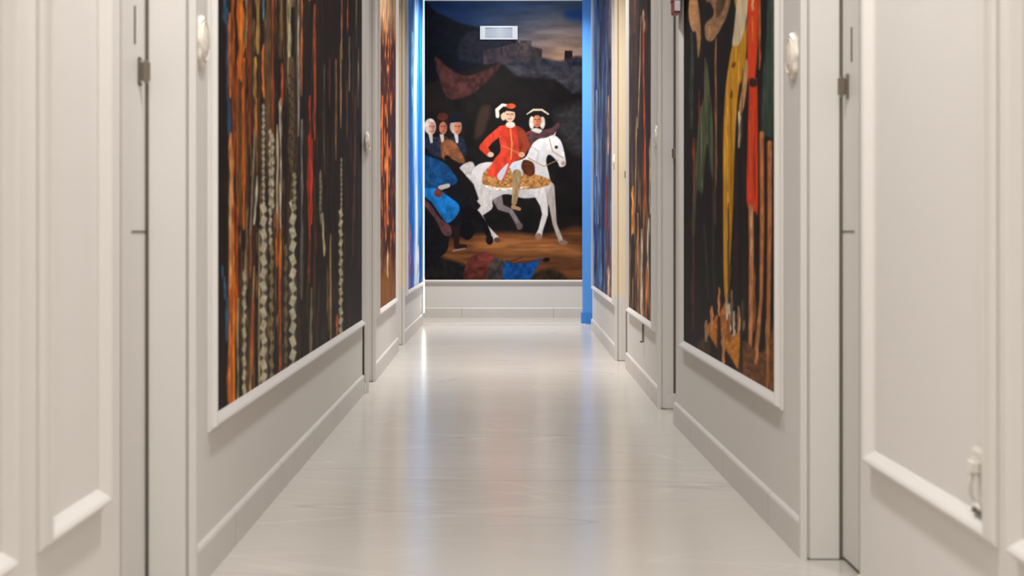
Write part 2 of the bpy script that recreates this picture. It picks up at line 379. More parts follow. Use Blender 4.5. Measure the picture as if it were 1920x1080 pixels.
# ------------------------------------------------------------------ doors in the niches
def door(n, side, y0, y1, plane_lat, hand='far', two_tone=False, wl=0.79, plinth=False, casing=True, gap=0.008, gmat='slot'):
    """A door set back between two wall sections; casing on the far jamb."""
    s = side
    bm = bmesh.new(); box(bm, s*plane_lat, s*(plane_lat+0.04), y0+0.012, y1-0.022, 0.012, 2.2)
    d = structure(link_bm('door_%d' % n, bm, M['trim']))
    class DP:                                                       # face of the leaf
        @staticmethod
        def P(u, v, dd): return Vector((s*(plane_lat-dd), u, v))
    prof = [(a*0.7, b*0.5) for a, b in PROF]
    for (v0, v1) in ((0.12, 0.80), (0.95, 2.05)):
        link_bm('panel_moulding', frame_mould(DP, y0+0.10, y1-0.36, v0, v1, prof), M['trim'], d)
    # dark backing that paints shade into the leaf gaps, and the overpanel above
    bm = bmesh.new(); box(bm, s*(plane_lat+0.0405), s*(B_OUT-0.0005), y0, y1, 0, CEIL); link_bm('gap_backing', bm, M['dark'], d)
    bm = bmesh.new(); box(bm, s*(plane_lat-0.01), s*(plane_lat+0.04), y0+0.001, y1-0.02, 2.203, CEIL-0.001); link_bm('overpanel', bm, M['trim'], d)
    # far casing: beaded board facing down the corridor
    bm = bmesh.new(); yb = y1-0.0005; cut = 0.425
    for (z0, z1, mi) in ((0.0, cut, 0), (cut, CEIL-0.001, 1)) if two_tone else ((0.0, CEIL-0.001, 0),):
        box(bm, s*(wl-0.013), s*(wl+0.004), yb-0.020, yb, z0, z1, mi)
        box(bm, s*(wl+0.004), s*(wl+0.012), yb-0.010, yb, z0+(0.004 if z0 == 0 else 0), z1, mi)
        box(bm, s*(wl+0.012), s*(plane_lat+0.04), yb-0.018, yb, z0+(0.003 if z0 == 0 else 0), z1, mi)
    if casing: link_bm('casing', bm, M['trim'], d, [M['trim'], M['cream']])
    else: bm.free()
    if casing:                                                      # dark strip painting the gap shade between leaf and casing
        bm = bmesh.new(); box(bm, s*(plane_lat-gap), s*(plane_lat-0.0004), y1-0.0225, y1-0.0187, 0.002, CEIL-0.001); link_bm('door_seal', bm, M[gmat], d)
    if plinth:
        bm = bmesh.new(); box(bm, s*(wl+0.022), s*(plane_lat+0.02), yb-0.026, yb-0.018, 0.001, 0.075); bevel(bm, 0.002); link_bm('plinth_block', bm, M['trim'], d)
    # handle, lock slot and lock-rail seam near the far edge
    yh = y1-0.085
    bm = bmesh.new()
    box(bm, s*(plane_lat-0.006), s*plane_lat, yh-0.016, yh+0.016, 1.185, 1.250); bevel(bm, 0.003)
    h = link_bm('door_handle', bm, M['chrome'], d); h['label'] = 'small steel door handle'
    bm = bmesh.new()
    box(bm, s*(plane_lat-0.026), s*(plane_lat-0.0062), yh-0.009, yh+0.009, 1.190, 1.244); bevel(bm, 0.006, 3)
    link_bm('knob', bm, M['chrome'], h)
    bm = bmesh.new(); box(bm, s*(plane_lat-0.0025), s*plane_lat, y1-0.135, y1-0.127, 1.275, 1.362)
    l = link_bm('lock_slot', bm, M['slot'], d); l['label'] = 'narrow dark slot above the handle'
    bm = bmesh.new(); box(bm, s*(plane_lat-0.0018), s*plane_lat, y1-0.16, y1-0.024, 0.8465, 0.8505)
    link_bm('seam', bm, M['slot'], d)
    return d
door(1, -1, 3.03, 3.77, 0.832, wl=0.726)
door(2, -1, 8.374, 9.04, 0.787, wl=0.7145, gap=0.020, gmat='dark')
door(3, -1, 11.294, 11.97, 0.815, two_tone=True, wl=0.727)
door(4, 1, 3.50, 4.153, 0.884, wl=0.7884)
door(5, 1, 7.04, 7.66, 0.838, wl=0.765, gap=0.011, plinth=True)
door(6, 1, 9.92, 10.49, 0.834, gap=0.011, two_tone=True, wl=0.7626)
door(7, 1, 13.75, 14.595, 0.90, wl=0.80, casing=False)
# dark strips painting the shadow lines at the ends of the two nearest walls
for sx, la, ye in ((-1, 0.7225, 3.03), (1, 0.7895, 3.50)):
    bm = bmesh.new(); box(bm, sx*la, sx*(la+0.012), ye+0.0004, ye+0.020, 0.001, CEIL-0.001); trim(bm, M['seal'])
# slim door stop standing just past the long left mural
bm = bmesh.new(); box(bm, -0.706, -0.690, 8.385, 8.41, 0, CEIL); trim(bm, M['trim'])

# ------------------------------------------------------------------ murals
GAIN = 0.9
def side_mural(key, pxa, pxb, ncol, rows, painter, label, group=None, gain=GAIN):
    pl = secs[key]; th = 0.003
    cols = np.linspace(pxa, pxb, ncol)
    us = np.array([pl.u_at(c, th) for c in cols])
    if us[0] > us[-1]: us = us[::-1]
    v_mid = 1.0*H+CY/F*us.max()                                     # finer rows where the wall is most looked at
    vs = np.concatenate([np.linspace(RAIL, min(v_mid+0.1, MTOP-0.1), rows), np.linspace(min(v_mid+0.1, MTOP-0.1), MTOP, 90)[1:]])
    U, V = np.meshgrid(us, vs); lat = pl.n[0]+pl.k*(U-pl.n[1])+0.012-th
    X = CX+pl.s*F*lat/U; Y = CY-F*(V-H)/U
    p = Paint(X, Y, (24, 18, 15)); painter(p)
    o = mural_mesh('mural', pl, us, vs, p.linear(gain), paint_mat('printed_mural'))
    tag(o, label, 'mural', group)
    frame = frame_mould(pl, us[0], us[-1], RAIL, MTOP, PROF); trim(frame, M['trim'])
    return o

def paint_L1(p):
    n = fbm(p.X/3.0, p.Y/120, 5); p.C *= (0.75+0.6*n)[:, None]
    a = np.clip((fbm(p.X/2.0, p.Y/90, 9)-0.62)*4, 0, 0.6)*np.clip((p.X-400)/60, 0, 1)
    p.mix(slice(None), a, (112, 72, 38))
    a = np.clip((fbm(p.X/3.4, p.Y/140, 29)-0.52)*5, 0, 0.7)*np.clip((p.X-424)/12, 0, 1)*np.clip((600-p.X)/90, 0.12, 1)
    p.mix(slice(None), a, (104, 68, 36))
    a = np.clip((fbm(p.X/1.6, p.Y/50, 39)-0.66)*7, 0, 0.8)*np.clip((p.X-424)/12, 0, 1)*np.clip((600-p.X)/90, 0.15, 1)
    p.mix(slice(None), a, (196, 150, 96))
    K = p.streak
    for yo in (-860, -430, 0):                                      # the print carries on above in the same way
        o = yo
        K(403, o-20, o+95, 6, (138, 130, 122)); K(404, o+92, o+178, 7, (205, 132, 62))
        K(422, o-20, o+42, 9, (48, 92, 122)); K(426, o+40, o+190, 4, (62, 84, 112)); K(429, o+185, o+252, 7, (40, 76, 116))
        K(431, o+25, o+182, 6, (196, 110, 56)); K(451, o-30, o+150, 15, (214, 104, 22)); K(452, o-20, o+140, 5, (240, 140, 40))
        K(438, o+80, o+330, 7, (150, 68, 20)); K(445, o+130, o+420, 6, (176, 84, 24)); K(457, o+110, o+430, 8, (206, 98, 26)); K(450, o+150, o+420, 8, (92, 70, 32))
        K(437, o-30, o+120, 6, (150, 74, 26)); K(462, o-20, o+90, 5, (150, 130, 90)); K(468, o-30, o+270, 7, (128, 58, 26))
        K(483, o-20, o+100, 8, (172, 130, 62)); K(479, o+108, o+188, 6, (182, 140, 60)); K(480, o+185, o+258, 6, (200, 122, 62))
        K(494, o-20, o+38, 4, (110, 158, 176)); K(495, o+84, o+182, 7, (222, 118, 50)); K(497, o+120, o+170, 5, (235, 110, 30))
        K(502, o-40, o+290, 13, (104, 76, 46)); K(511, o-40, o+275, 5, (156, 70, 32)); K(527, o-20, o+90, 5, (134, 104, 56))
        K(529, o+118, o+200, 5, (192, 84, 44)); K(525, o+185, o+245, 5, (205, 190, 165)); K(542, o-20, o+165, 10, (150, 136, 96)); K(543, o+45, o+160, 5, (205, 192, 146))
        K(548, o+110, o+440, 17, (98, 78, 52)); K(555, o-20, o+330, 8, (62, 50, 38)); K(560, o-20, o+255, 5, (160, 150, 138)); K(565, o-20, o+180, 5, (176, 96, 46))
        K(566, o+225, o+410, 5, (128, 122, 116)); K(590, o+10, o+262, 6, (158, 68, 30)); K(581, o+180, o+270, 5, (166, 50, 28)); K(580, o+255, o+430, 8, (178, 50, 26)); K(584, o+260, o+420, 5, (200, 60, 30))
        K(641, o-20, o+110, 4, (170, 110, 66)); K(639, o+80, o+240, 3, (190, 150, 110)); K(630, o+112, o+300, 4, (140, 100, 60)); K(652, o-10, o+60, 3, (180, 80, 30))
        K(655, o+70, o+170, 4, (130, 115, 90)); K(651, o+150, o+260, 3, (130, 80, 50)); K(668, o-20, o+90, 3, (110, 90, 70)); K(666, o+180, o+330, 3, (130, 60, 40)); K(672, o+90, o+200, 2.5, (140, 120, 100))
        K(618, o+110, o+200, 4, (112, 40, 26)); K(608, o+120, o+330, 3, (90, 78, 66))
        for k in range(46):                                         # beaded texture of the dark patterned band
            p.ell(543+(k % 3)*5, o+142+k*6.2, 2.4, 2.6, (44, 34, 24), 1, 0.8)
    K(434, 380, 880, 15, (186, 84, 20)); K(431, 400, 860, 5, (226, 130, 60)); K(438, 420, 860, 6, (240, 132, 26)); K(433, 250, 400, 8, (230, 150, 88)); K(432, 330, 540, 5, (224, 168, 120))
    K(444, 400, 640, 5, (188, 78, 24)); K(446, 560, 860, 5, (176, 158, 118))
    for x, a, b in ((417, 500, 520), (422, 520, 560), (425, 560, 640)): K(x, a, b, 5, (52, 104, 140))
    K(462, 380, 540, 5, (120, 96, 66)); K(460, 470, 650, 3, (150, 130, 100)); K(470, 410, 520, 5, (150, 84, 46)); K(478, 250, 440, 3, (170, 160, 140), lean=-9); K(483, 330, 420, 5, (200, 194, 172), lean=-6)
    K(476, 500, 790, 4, (172, 130, 88), lean=-9); K(486, 430, 770, 4, (196, 172, 130)); K(474, 560, 700, 5, (180, 84, 34))
    def chain(x, y0, y1, w_, hh, col, dk, lean=0):                   # braided lozenges
        p.streak(x, y0, y1, w_, dk, lean=lean); k = 0; y = y0
        while y < y1:
            xx = x+lean*(y-y0)/(y1-y0); f = 1 if k % 2 else -1
            p.poly([(xx-w_*0.5, y+f*hh*0.22), (xx-f*w_*0.1, y-hh*0.52), (xx+w_*0.5, y-f*hh*0.22), (xx+f*w_*0.1, y+hh*0.52)], col, 0.9, False, 0.97, 0.25, k)
            k += 1; y += hh*1.02
    PALE, DK = (206, 198, 170), (74, 66, 52)
    chain(458, 518, 800, 9, 26, (196, 184, 146), DK); chain(494, 200, 400, 7, 12, (190, 180, 156), DK); chain(494, 390, 770, 15, 24, PALE, (92, 82, 66))
    chain(507, 250, 470, 8, 18, PALE, DK); chain(509, 470, 760, 10, 26, (150, 130, 92), (60, 50, 38)); chain(511, 260, 400, 8, 20, PALE, DK)
    K(520, 235, 440, 5, (206, 184, 150)); K(526, 200, 440, 5, (200, 190, 164)); K(519, 400, 500, 5, (216, 110, 34)); K(525, 430, 720, 6, (184, 84, 28)); K(526, 430, 520, 4, (232, 136, 40))
    chain(536, 470, 720, 8, 28, (120, 108, 80), (48, 40, 30)); chain(549, 385, 700, 15, 25, (212, 205, 180), (84, 76, 62)); chain(552, 330, 390, 9, 14, (170, 158, 130), DK)
    K(566, 400, 560, 6, (104, 98, 92)); K(580, 400, 530, 5, (160, 64, 36)); K(590, 330, 560, 3, (96, 60, 44)); K(601, 320, 420, 5, (150, 140, 122)); K(604, 400, 480, 6, (190, 172, 130), lean=4)
    K(620, 440, 640, 4, (176, 146, 100)); K(615, 500, 620, 5, (120, 84, 52)); K(583, 540, 680, 6, (120, 108, 84))
    chain(640, 300, 420, 4, 9, (186, 172, 140), DK); chain(639, 400, 640, 9, 18, (204, 192, 160), DK); chain(601, 330, 400, 5, 10, (150, 140, 120), DK); K(632, 590, 640, 5, (200, 104, 40))
    K(662, 380, 480, 3, (100, 66, 46)); K(664, 300, 420, 2.5, (110, 70, 50))

def paint_R1(p):
    n = fbm(p.X/6.0, p.Y/70, 15); p.C *= (0.7+0.55*n)[:, None]
    K = p.streak; G = p.poly
    K(1286, -400, 640, 9, (20, 14, 16)); K(1458, -600, 760, 9, (40, 24, 16)); K(1426, -300, 230, 10, (30, 20, 15))
    for o in (-760, -380):                                          # more drapery on the part of the print above
        K(1300, o, o+300, 12, (66, 74, 50)); K(1330, o+40, o+380, 16, (150, 112, 78)); K(1385, o, o+390, 22, (200, 150, 60)); K(1411, o, o+390, 18, (214, 72, 24)); K(1446, o, o+390, 14, (54, 70, 62)); K(1362, o, o+300, 9, (206, 188, 156))
    G([(1294, -6), (1306, -8), (1313, 40), (1314, 76), (1309, 108), (1305, 62), (1298, 58), (1291, 30)], (186, 136, 90), 1.5, tex=0.2, shade=(-1, 0, 0.3))
    G([(1326, -8), (1368, -8), (1363, 28), (1350, 56), (1336, 76), (1324, 73), (1322, 46), (1338, 28), (1334, 8)], (146, 108, 74), 1.5, tex=0.25, shade=(0, 1, 0.2))
    G([(1346, -8), (1362, -8), (1354, 22), (1342, 32)], (84, 60, 40), 1.5, tex=0.3)
    K(1330, 50, 70, 3, (190, 150, 110)); K(1342, 72, 350, 5, (128, 88, 52)); K(1341, 300, 420, 4, (88, 58, 36))
    K(1297, 62, 240, 8, (58, 68, 46)); K(1301, 260, 400, 6, (140, 62, 26)); K(1311, 170, 260, 4, (130, 46, 24)); K(1299, 380, 620, 6, (74, 40, 28))
    G([(1325, 115), (1331, 170), (1337, 240), (1336, 335), (1327, 270), (1322, 300), (1317, 362), (1307, 360), (1302, 440), (1299, 420), (1304, 300), (1312, 215), (1320, 175)], (78, 86, 58), 1.5, tex=0.45, tsx=3, tsy=40, seed=4)
    K(1315, 200, 350, 3, (112, 118, 84)); K(1330, 190, 320, 3, (46, 54, 38)); K(1322, 110, 200, 3, (96, 96, 66)); K(1338, 330, 560, 6, (44, 50, 38)); K(1320, 420, 560, 5, (48, 52, 40), lean=8)
    G([(1384, -6), (1403, -6), (1399, 40), (1391, 80), (1382, 90), (1373, 86), (1377, 48)], (214, 194, 158), 1.3, tex=0.15, tsx=3, tsy=20)
    G([(1403, 36), (1401, 62), (1398, 112), (1391, 152), (1386, 162), (1380, 230), (1377, 300), (1373, 420), (1365, 545), (1360, 562), (1357, 520), (1356, 400), (1356, 260), (1360, 172), (1367, 118), (1373, 88), (1385, 84), (1395, 60)], (206, 146, 30), 1.3, tex=0.28, tsx=4, tsy=50, seed=8, shade=(1, 0, -0.15))
    K(1370, 175, 400, 3, (160, 104, 18)); K(1364, 200, 480, 3, (226, 166, 44)); K(1376, 118, 125, 8, (120, 74, 20)); K(1372, 170, 184, 5, (110, 68, 16)); K(1386, 100, 150, 3, (232, 180, 60))
    G([(1404, -6), (1424, -6), (1422, 60), (1419, 112), (1416, 150), (1420, 165), (1421, 384), (1416, 396), (1410, 392), (1400, 374), (1402, 250), (1404, 165), (1402, 140), (1401, 60)], (224, 66, 18), 1.3, tex=0.2, tsx=4, tsy=60, seed=3)
    K(1411, -10, 20, 5, (220, 170, 120)); K(1411, 30, 80, 5, (230, 110, 40)); K(1424, -10, 130, 4, (196, 122, 62)); K(1411, 150, 158, 16, (60, 24, 14)); K(1415, 200, 380, 3, (190, 48, 14)); K(1407, 200, 370, 2.5, (240, 92, 36))
    G([(1398, 112), (1403, 128), (1397, 188), (1391, 212), (1385, 206), (1390, 170)], (204, 154, 104), 1.2, tex=0.15)
    K(1386, 210, 276, 6, (222, 206, 176)); K(1392, 130, 270, 3, (110, 70, 40), lean=-2)
    G([(1440, -6), (1456, -6), (1453, 120), (1450, 250), (1440, 256), (1427, 246), (1430, 150), (1436, 80)], (52, 68, 58), 1.8, tex=0.5, tsx=4, tsy=60, seed=6)
    K(1448, 0, 160, 4, (74, 92, 82)); K(1433, 120, 240, 4, (70, 84, 70))
    p.stroke([(1428, 250), (1429, 420), (1427, 560), (1420, 640), (1414, 680)], [8, 8, 6, 8, 9], (200, 126, 68), 1.2, tex=0.25)
    p.stroke([(1443, 268), (1443, 420), (1441, 560), (1439, 720)], [9, 8, 7, 7], (192, 118, 62), 1.2, tex=0.25)
    p.stroke([(1408, 388), (1409, 460), (1408, 600), (1404, 705)], [9, 9, 8, 6], (206, 134, 80), 1.2, tex=0.25)
    K(1414, 500, 620, 5, (150, 90, 46)); K(1409, 396, 480, 3, (232, 176, 126))
    G([(1392, 640), (1430, 660), (1462, 590), (1466, 760), (1392, 720)], (112, 70, 38), 2, tex=0.4, seed=12); K(1462, 640, 700, 10, (50, 34, 22)); K(1439, 600, 730, 6, (190, 120, 64)); K(1418, 650, 682, 8, (206, 134, 80))
    G([(1320, 612), (1333, 604), (1346, 588), (1346, 656)], (196, 116, 36), 1.2, False, tex=0.3); G([(1352, 640), (1366, 628), (1390, 622), (1384, 694)], (204, 128, 40), 1.2, False, tex=0.3); G([(1350, 585), (1362, 560), (1364, 640), (1352, 630)], (190, 110, 36), 1.2, False, tex=0.3)
    K(1347, 600, 690, 5, (40, 26, 16)); K(1390, 560, 700, 6, (36, 24, 16)); K(1322, 640, 670, 20, (70, 46, 28))
    for x, a, b, c in ((1348, 540, 592, (198, 130, 84)), (1335, 575, 625, (196, 128, 82)), (1363, 560, 600, (220, 206, 184)), (1368, 570, 625, (210, 196, 172)), (1376, 585, 630, (200, 180, 154)), (1385, 575, 625, (216, 150, 104)), (1372, 545, 600, (120, 104, 88)), (1394, 560, 620, (110, 96, 80)), (1367, 590, 640, (170, 104, 60)), (1356, 620, 690, (210, 140, 84)), (1324, 602, 640, (190, 150, 110))):
        K(x, a, b, 6, c)
    K(1366, 380, 560, 3, (60, 44, 26)); K(1380, 300, 560, 6, (44, 30, 20)); K(1395, 280, 600, 5, (40, 28, 18)); K(1370, 500, 570, 3, (150, 96, 30), lean=-6)

def paint_L2(p):
    yb = p.Y+ (p.X-725)*0.3
    n = fbm(p.X/2.2, p.Y/26, 21); m = fbm(p.X/5, p.Y/60, 33)
    c = np.array((56, 26, 18.0))[None]*(0.6+0.9*m)[:, None]
    p.C = c
    p.mix(slice(None), np.clip((n-0.5)*5, 0, 1)*0.9, (188, 88, 30)); p.mix(slice(None), np.clip((n-0.66)*7, 0, 1), (230, 150, 84))
    p.mix(slice(None), np.clip((p.X-728)/14, 0, 0.6)*np.clip((0.55-m)*6, 0, 1), (52, 26, 46))
    t = np.clip((90-p.Y)/70, 0, 1)*(0.55+0.5*fbm(p.X/2, p.Y/70, 3)); p.mix(slice(None), np.clip(t, 0, 1), (196, 160, 118))
    t2 = np.clip((70-p.Y)/50, 0, 1)*np.clip((fbm(p.X/2.6, p.Y/90, 8)-0.5)*5, 0, 1); p.mix(slice(None), t2, (96, 74, 60))
    g = np.clip((p.Y-470)/60, 0, 1); p.mix(slice(None), g*0.8, (162, 104, 44)); p.mix(slice(None), g*np.clip((n-0.5)*4, 0, 0.7), (110, 64, 30))
    p.streak(726, 250, 420, 4, (232, 120, 40)); p.streak(717, 180, 330, 4, (226, 104, 36)); p.streak(727, 470, 520, 3, (226, 180, 130))
def paint_L3(p):
    n = fbm(p.X/1.8, p.Y/80, 41); m = fbm(p.X/4, p.Y/130, 47)
    p.C = np.array((6, 92, 178.0))[None]*(0.75+0.5*m)[:, None]
    p.mix(slice(None), np.clip((n-0.55)*5, 0, 0.8), (40, 150, 226))
    c = 779+5*(vnoise(p.Y/210, p.Y*0, 4)-0.5)
    p.mix(slice(None), np.clip(1.3-np.abs(p.X-c)/4.2, 0, 1)*np.clip(0.25+1.6*n, 0, 1), (232, 240, 252))
    for x, a, b, col in ((767, 330, 540, (96, 110, 176)), (769, 420, 545, (176, 96, 130)), (775, 440, 540, (120, 90, 168)), (784, 460, 540, (220, 228, 244)), (773, 60, 200, (120, 190, 236)), (765, 260, 330, (140, 120, 170))): p.streak(x, a, b, 3.4, col)
def paint_R3(p):
    n = fbm(p.X/1.7, p.Y/60, 51); m = fbm(p.X/4.5, p.Y/90, 57); q = np.clip((p.X-1113)/39, 0, 1)
    p.C = (np.array((58, 96, 150.0))[None]*(1-q[:, None])+np.array((92, 78, 92.0))[None]*q[:, None])*(0.65+0.7*m)[:, None]
    p.mix(slice(None), np.clip((n-0.55)*5, 0, 0.75), (140, 158, 178)); p.mix(slice(None), np.clip((0.42-n)*6, 0, 0.8), (34, 36, 66))
    for x, a, b, w_, col in ((1119, 170, 330, 4, (150, 172, 196)), (1122, 240, 420, 4, (120, 150, 180)), (1137, 330, 430, 3, (160, 44, 40)), (1140, 180, 290, 5, (196, 150, 126)), (1148, -20, 330, 4, (190, 176, 160)), (1144, -20, 110, 4, (120, 108, 120)),
        (1130, 260, 520, 5, (34, 40, 84)), (1150, 180, 540, 3, (150, 96, 58)), (1139, 420, 530, 3, (140, 56, 60)), (1126, 430, 540, 5, (70, 130, 180)), (1141, 500, 560, 5, (206, 182, 156)), (1146, 470, 560, 4, (176, 104, 60)), (1116, 420, 520, 4, (30, 60, 130)), (1149, -400, 170, 4, (200, 184, 166)), (1134, -300, 200, 5, (70, 84, 130))):
        p.streak(x, a, b, w_, col)
def paint_R2(p):
    n = fbm(p.X/1.8, p.Y/60, 61); m = fbm(p.X/6, p.Y/100, 67)
    p.C = np.array((50, 38, 32.0))[None]*(0.6+0.8*m)[:, None]
    p.mix(slice(None), np.clip((n-0.62)*5, 0, 0.5), (120, 92, 62))
    low = np.clip((p.Y-300)/80, 0, 1); p.mix(slice(None), low*np.clip((n-0.45)*5, 0, 0.85), (172, 122, 74)); p.mix(slice(None), low*np.clip((0.4-n)*6, 0, 0.9), (34, 24, 20))
    for x, a, b, w_, col, ln in ((1206, 20, 400, 4, (216, 84, 26), 4), (1202, 30, 240, 3, (190, 160, 120), -6), (1194, 220, 400, 2.5, (196, 160, 110), -4), (1206, 20, 60, 5, (200, 160, 120), 2), (1222, 50, 260, 3, (104, 94, 78), 0), (1219, 260, 400, 4, (180, 160, 130), 0), (1186, 350, 440, 5, (226, 140, 50), 0),
        (1203, 430, 600, 5, (204, 184, 156), 0), (1196, 400, 560, 4, (180, 120, 70), 0), (1216, 410, 560, 5, (206, 186, 156), -3), (1223, 460, 520, 4, (214, 204, 190), 0), (1212, 500, 600, 5, (196, 110, 52), 0), (1186, 440, 520, 7, (44, 32, 26), 0), (1224, 540, 600, 4, (60, 44, 34), 0), (1209, 420, 580, 4, (110, 64, 38), 0), (1190, -500, 60, 6, (84, 62, 46), 0), (1212, -500, 60, 6, (96, 70, 50), 0)):
        p.streak(x, a, b, w_, col, lean=ln)

side_mural('L1', 397, 678.5, 320, 430, paint_L1, 'long dark mural of orange and cream vertical strands, nearest on the left wall')
side_mural('L2', 707.5, 742, 90, 260, paint_L2, 'narrow mural of rust and orange streaks with a beige top, middle of the left wall')
side_mural('L3', 761.5, 791.8, 80, 260, paint_L3, 'vivid blue mural with a white central streak beside the glowing light strip', gain=1.2)
side_mural('R1', 1282, 1462, 230, 430, paint_R1, 'mural of long yellow, red and green drapery, nearest on the right wall')
side_mural('R2', 1179.5, 1227, 110, 260, paint_R2, 'dark brown mural with one thin orange line, middle of the right wall')
side_mural('R3', 1112.5, 1152, 100, 260, paint_R3, 'mural of slate blue and mauve streaks beside the blue pilaster on the right')

def paint_end(p):
    x, y = p.X, p.Y
    t = np.clip(y/120, 0, 1)[:, None]; r = np.clip((x-880)/170, 0, 1)[:, None]
    top = np.array((14, 42, 84.0))*(1-r)+np.array((44, 66, 96.0))*r; low = np.array((30, 40, 60.0))*(1-r)+np.array((222, 170, 132.0))*r
    p.C = top*(1-t)+low*t
    cl = fbm(x/60, y/12, 71); p.C *= (0.72+0.6*cl)[:, None]; p.mix(slice(None), np.clip((cl-0.55)*4, 0, 0.5)*np.clip((y-20)/60, 0, 1)*r[:, 0], (150, 132, 128))
    p.poly([(1060, 20), (1095, 18), (1095, 40), (1062, 34)], (12, 56, 122), 6, alpha=0.7)
    G, K, E = p.poly, p.stroke, p.ell
    G([(785, 14), (820, 24), (860, 42), (900, 52), (950, 60), (1000, 130), (950, 200), (785, 230)], (10, 14, 26), 2.5, tex=0.5, tsx=14, tsy=9)
    G([(870, 66), (915, 56), (950, 70), (975, 98), (930, 118), (860, 112)], (28, 30, 42), 3, tex=0.4)
    # a plain walled hill town on the skyline
    G([(906, 96), (940, 88), (968, 80), (1000, 88), (1016, 92), (1016, 122), (906, 122)], (64, 54, 58), 1.2, False, tex=0.45, tsx=4, tsy=9)
    G([(975, 76), (996, 76), (998, 118), (973, 118)], (74, 62, 62), 1, False, tex=0.4); G([(914, 90), (930, 90), (931, 122), (913, 122)], (54, 46, 54), 1, False, tex=0.4); G([(1059, 95), (1073, 95), (1074, 118), (1058, 118)], (48, 34, 36), 1, False, tex=0.3)
    G([(940, 130), (975, 110), (1015, 108), (1050, 114), (1095, 112), (1095, 215), (1000, 200), (940, 170)], (56, 55, 62), 3, tex=0.55, tsx=10, tsy=8)
    G([(785, 190), (830, 150), (900, 124), (940, 120), (968, 142), (1000, 146), (1040, 150), (1075, 176), (1095, 190), (1095, 460), (785, 460)], (25, 21, 21), 3, tex=0.4, tsx=22, tsy=22)
    G([(1010, 130), (1060, 150), (1095, 178), (1095, 150), (1050, 124)], (62, 60, 64), 5, alpha=0.7, tex=0.4)
    G([(1040, 215), (1070, 200), (1095, 200), (1095, 290), (1060, 270)], (58, 56, 58), 10, alpha=0.75, tex=0.4)
    G([(815, 108), (840, 126), (868, 142), (900, 136), (938, 120), (915, 150), (885, 176), (850, 186), (832, 172)], (70, 40, 38), 2.5, tex=0.5, tsx=8, tsy=10)
    G([(900, 205), (920, 200), (908, 246), (890, 258)], (72, 52, 42), 4, alpha=0.7)
    # ground
    G([(785, 440), (850, 448), (900, 438), (960, 436), (1020, 440), (1095, 430), (1095, 530), (785, 530)], (104, 64, 36), 5, tex=0.35, tsx=40, tsy=6)
    G([(900, 452), (980, 446), (1060, 458), (1085, 476), (1000, 474), (900, 468)], (164, 104, 58), 8, alpha=0.85, tex=0.3, tsx=30, tsy=4)
    G([(785, 470), (840, 486), (880, 500), (900, 530), (785, 530)], (28, 26, 28), 4, tex=0.5); G([(1000, 512), (1040, 505), (1062, 530), (990, 530)], (52, 38, 28), 4, tex=0.4)
    G([(1046, 494), (1060, 487), (1076, 492), (1078, 498), (1046, 499)], (96, 60, 38), 2)
    # far leg pair of the pale horse, then body
    W, WS = (214, 210, 208), (128, 116, 116)
    K([(930, 366), (938, 388), (958, 396), (972, 420)], [22, 13, 9, 9], WS, 1.3, tex=0.2)
    K([(1028, 352), (1036, 388), (1040, 420), (1052, 452)], [24, 12, 8, 9], (176, 164, 156), 1.2, tex=0.15)
    G([(888, 306), (872, 306), (860, 318), (870, 326), (884, 352), (894, 340)], (196, 190, 184), 1.6, tex=0.2)
    G([(884, 330), (892, 312), (912, 304), (950, 304), (984, 296), (996, 272), (1014, 258), (1034, 253), (1046, 258), (1054, 270), (1060, 296), (1060, 310), (1050, 313), (1044, 302), (1030, 290), (1024, 302), (1030, 330), (1032, 352), (1018, 366), (984, 372), (950, 364), (928, 372), (906, 384), (892, 366)], W, 1.2, tex=0.12, tsx=12, tsy=12, shade=(0, 1, -0.22))
    K([(906, 366), (914, 386), (897, 402), (910, 424), (930, 448)], [34, 20, 13, 9, 12], (206, 198, 194), 1.2, tex=0.15)
    K([(1008, 352), (1020, 384), (1022, 402), (1014, 430), (1010, 442)], [26, 15, 11, 9, 12], (218, 212, 208), 1.2, tex=0.12)
    E(932, 450, 6, 5, (92, 70, 60)); E(1010, 444, 6, 7, (150, 112, 96)); E(1056, 455, 8, 5, (140, 108, 92)); E(974, 424, 6, 7, (100, 88, 82))
    E(1043, 276, 3, 3, (50, 40, 40)); E(1056, 306, 4, 4, (190, 138, 126)); K([(1030, 260), (1036, 284), (1056, 296)], 1.8, (190, 150, 90)); K([(1046, 300), (1020, 312), (990, 296)], 1.6, (176, 132, 80))
    K([(1038, 256), (1042, 247)], [4, 2], W); K([(998, 276), (1010, 284), (1006, 306)], 3, (176, 170, 172), 2, 0.7)
    # saddle cloth
    G([(908, 322), (930, 308), (968, 318), (1020, 332), (1034, 342), (1014, 352), (960, 356), (920, 354), (905, 344)], (178, 124, 70), 1.2, tex=0.5, tsx=3.5, tsy=3.5)
    G([(905, 346), (940, 352), (990, 350), (960, 357), (920, 355)], (222, 208, 188), 1.2, tex=0.5, tsx=3, tsy=3)
    # companion in a dark coat behind
    G([(976, 262), (984, 250), (998, 244), (1018, 243), (1034, 240), (1046, 230), (1050, 236), (1040, 250), (1024, 258), (1004, 262), (990, 282)], (84, 54, 58), 1.2, tex=0.4, tsx=6, tsy=6)
    K([(982, 254), (996, 246)], 4, (150, 54, 40), 1, 0.8)
    G([(996, 244), (1004, 240), (1016, 244), (1010, 250)], (216, 208, 196), 1)
    E(997, 230, 5, 12, (226, 216, 198), 1.2, tex=0.2); E(1017, 230, 5, 12, (216, 204, 186), 1.2, tex=0.2); E(1007, 227, 8, 12, (202, 124, 90), 1, tex=0.12, shade=(-1, 0, 0.25))
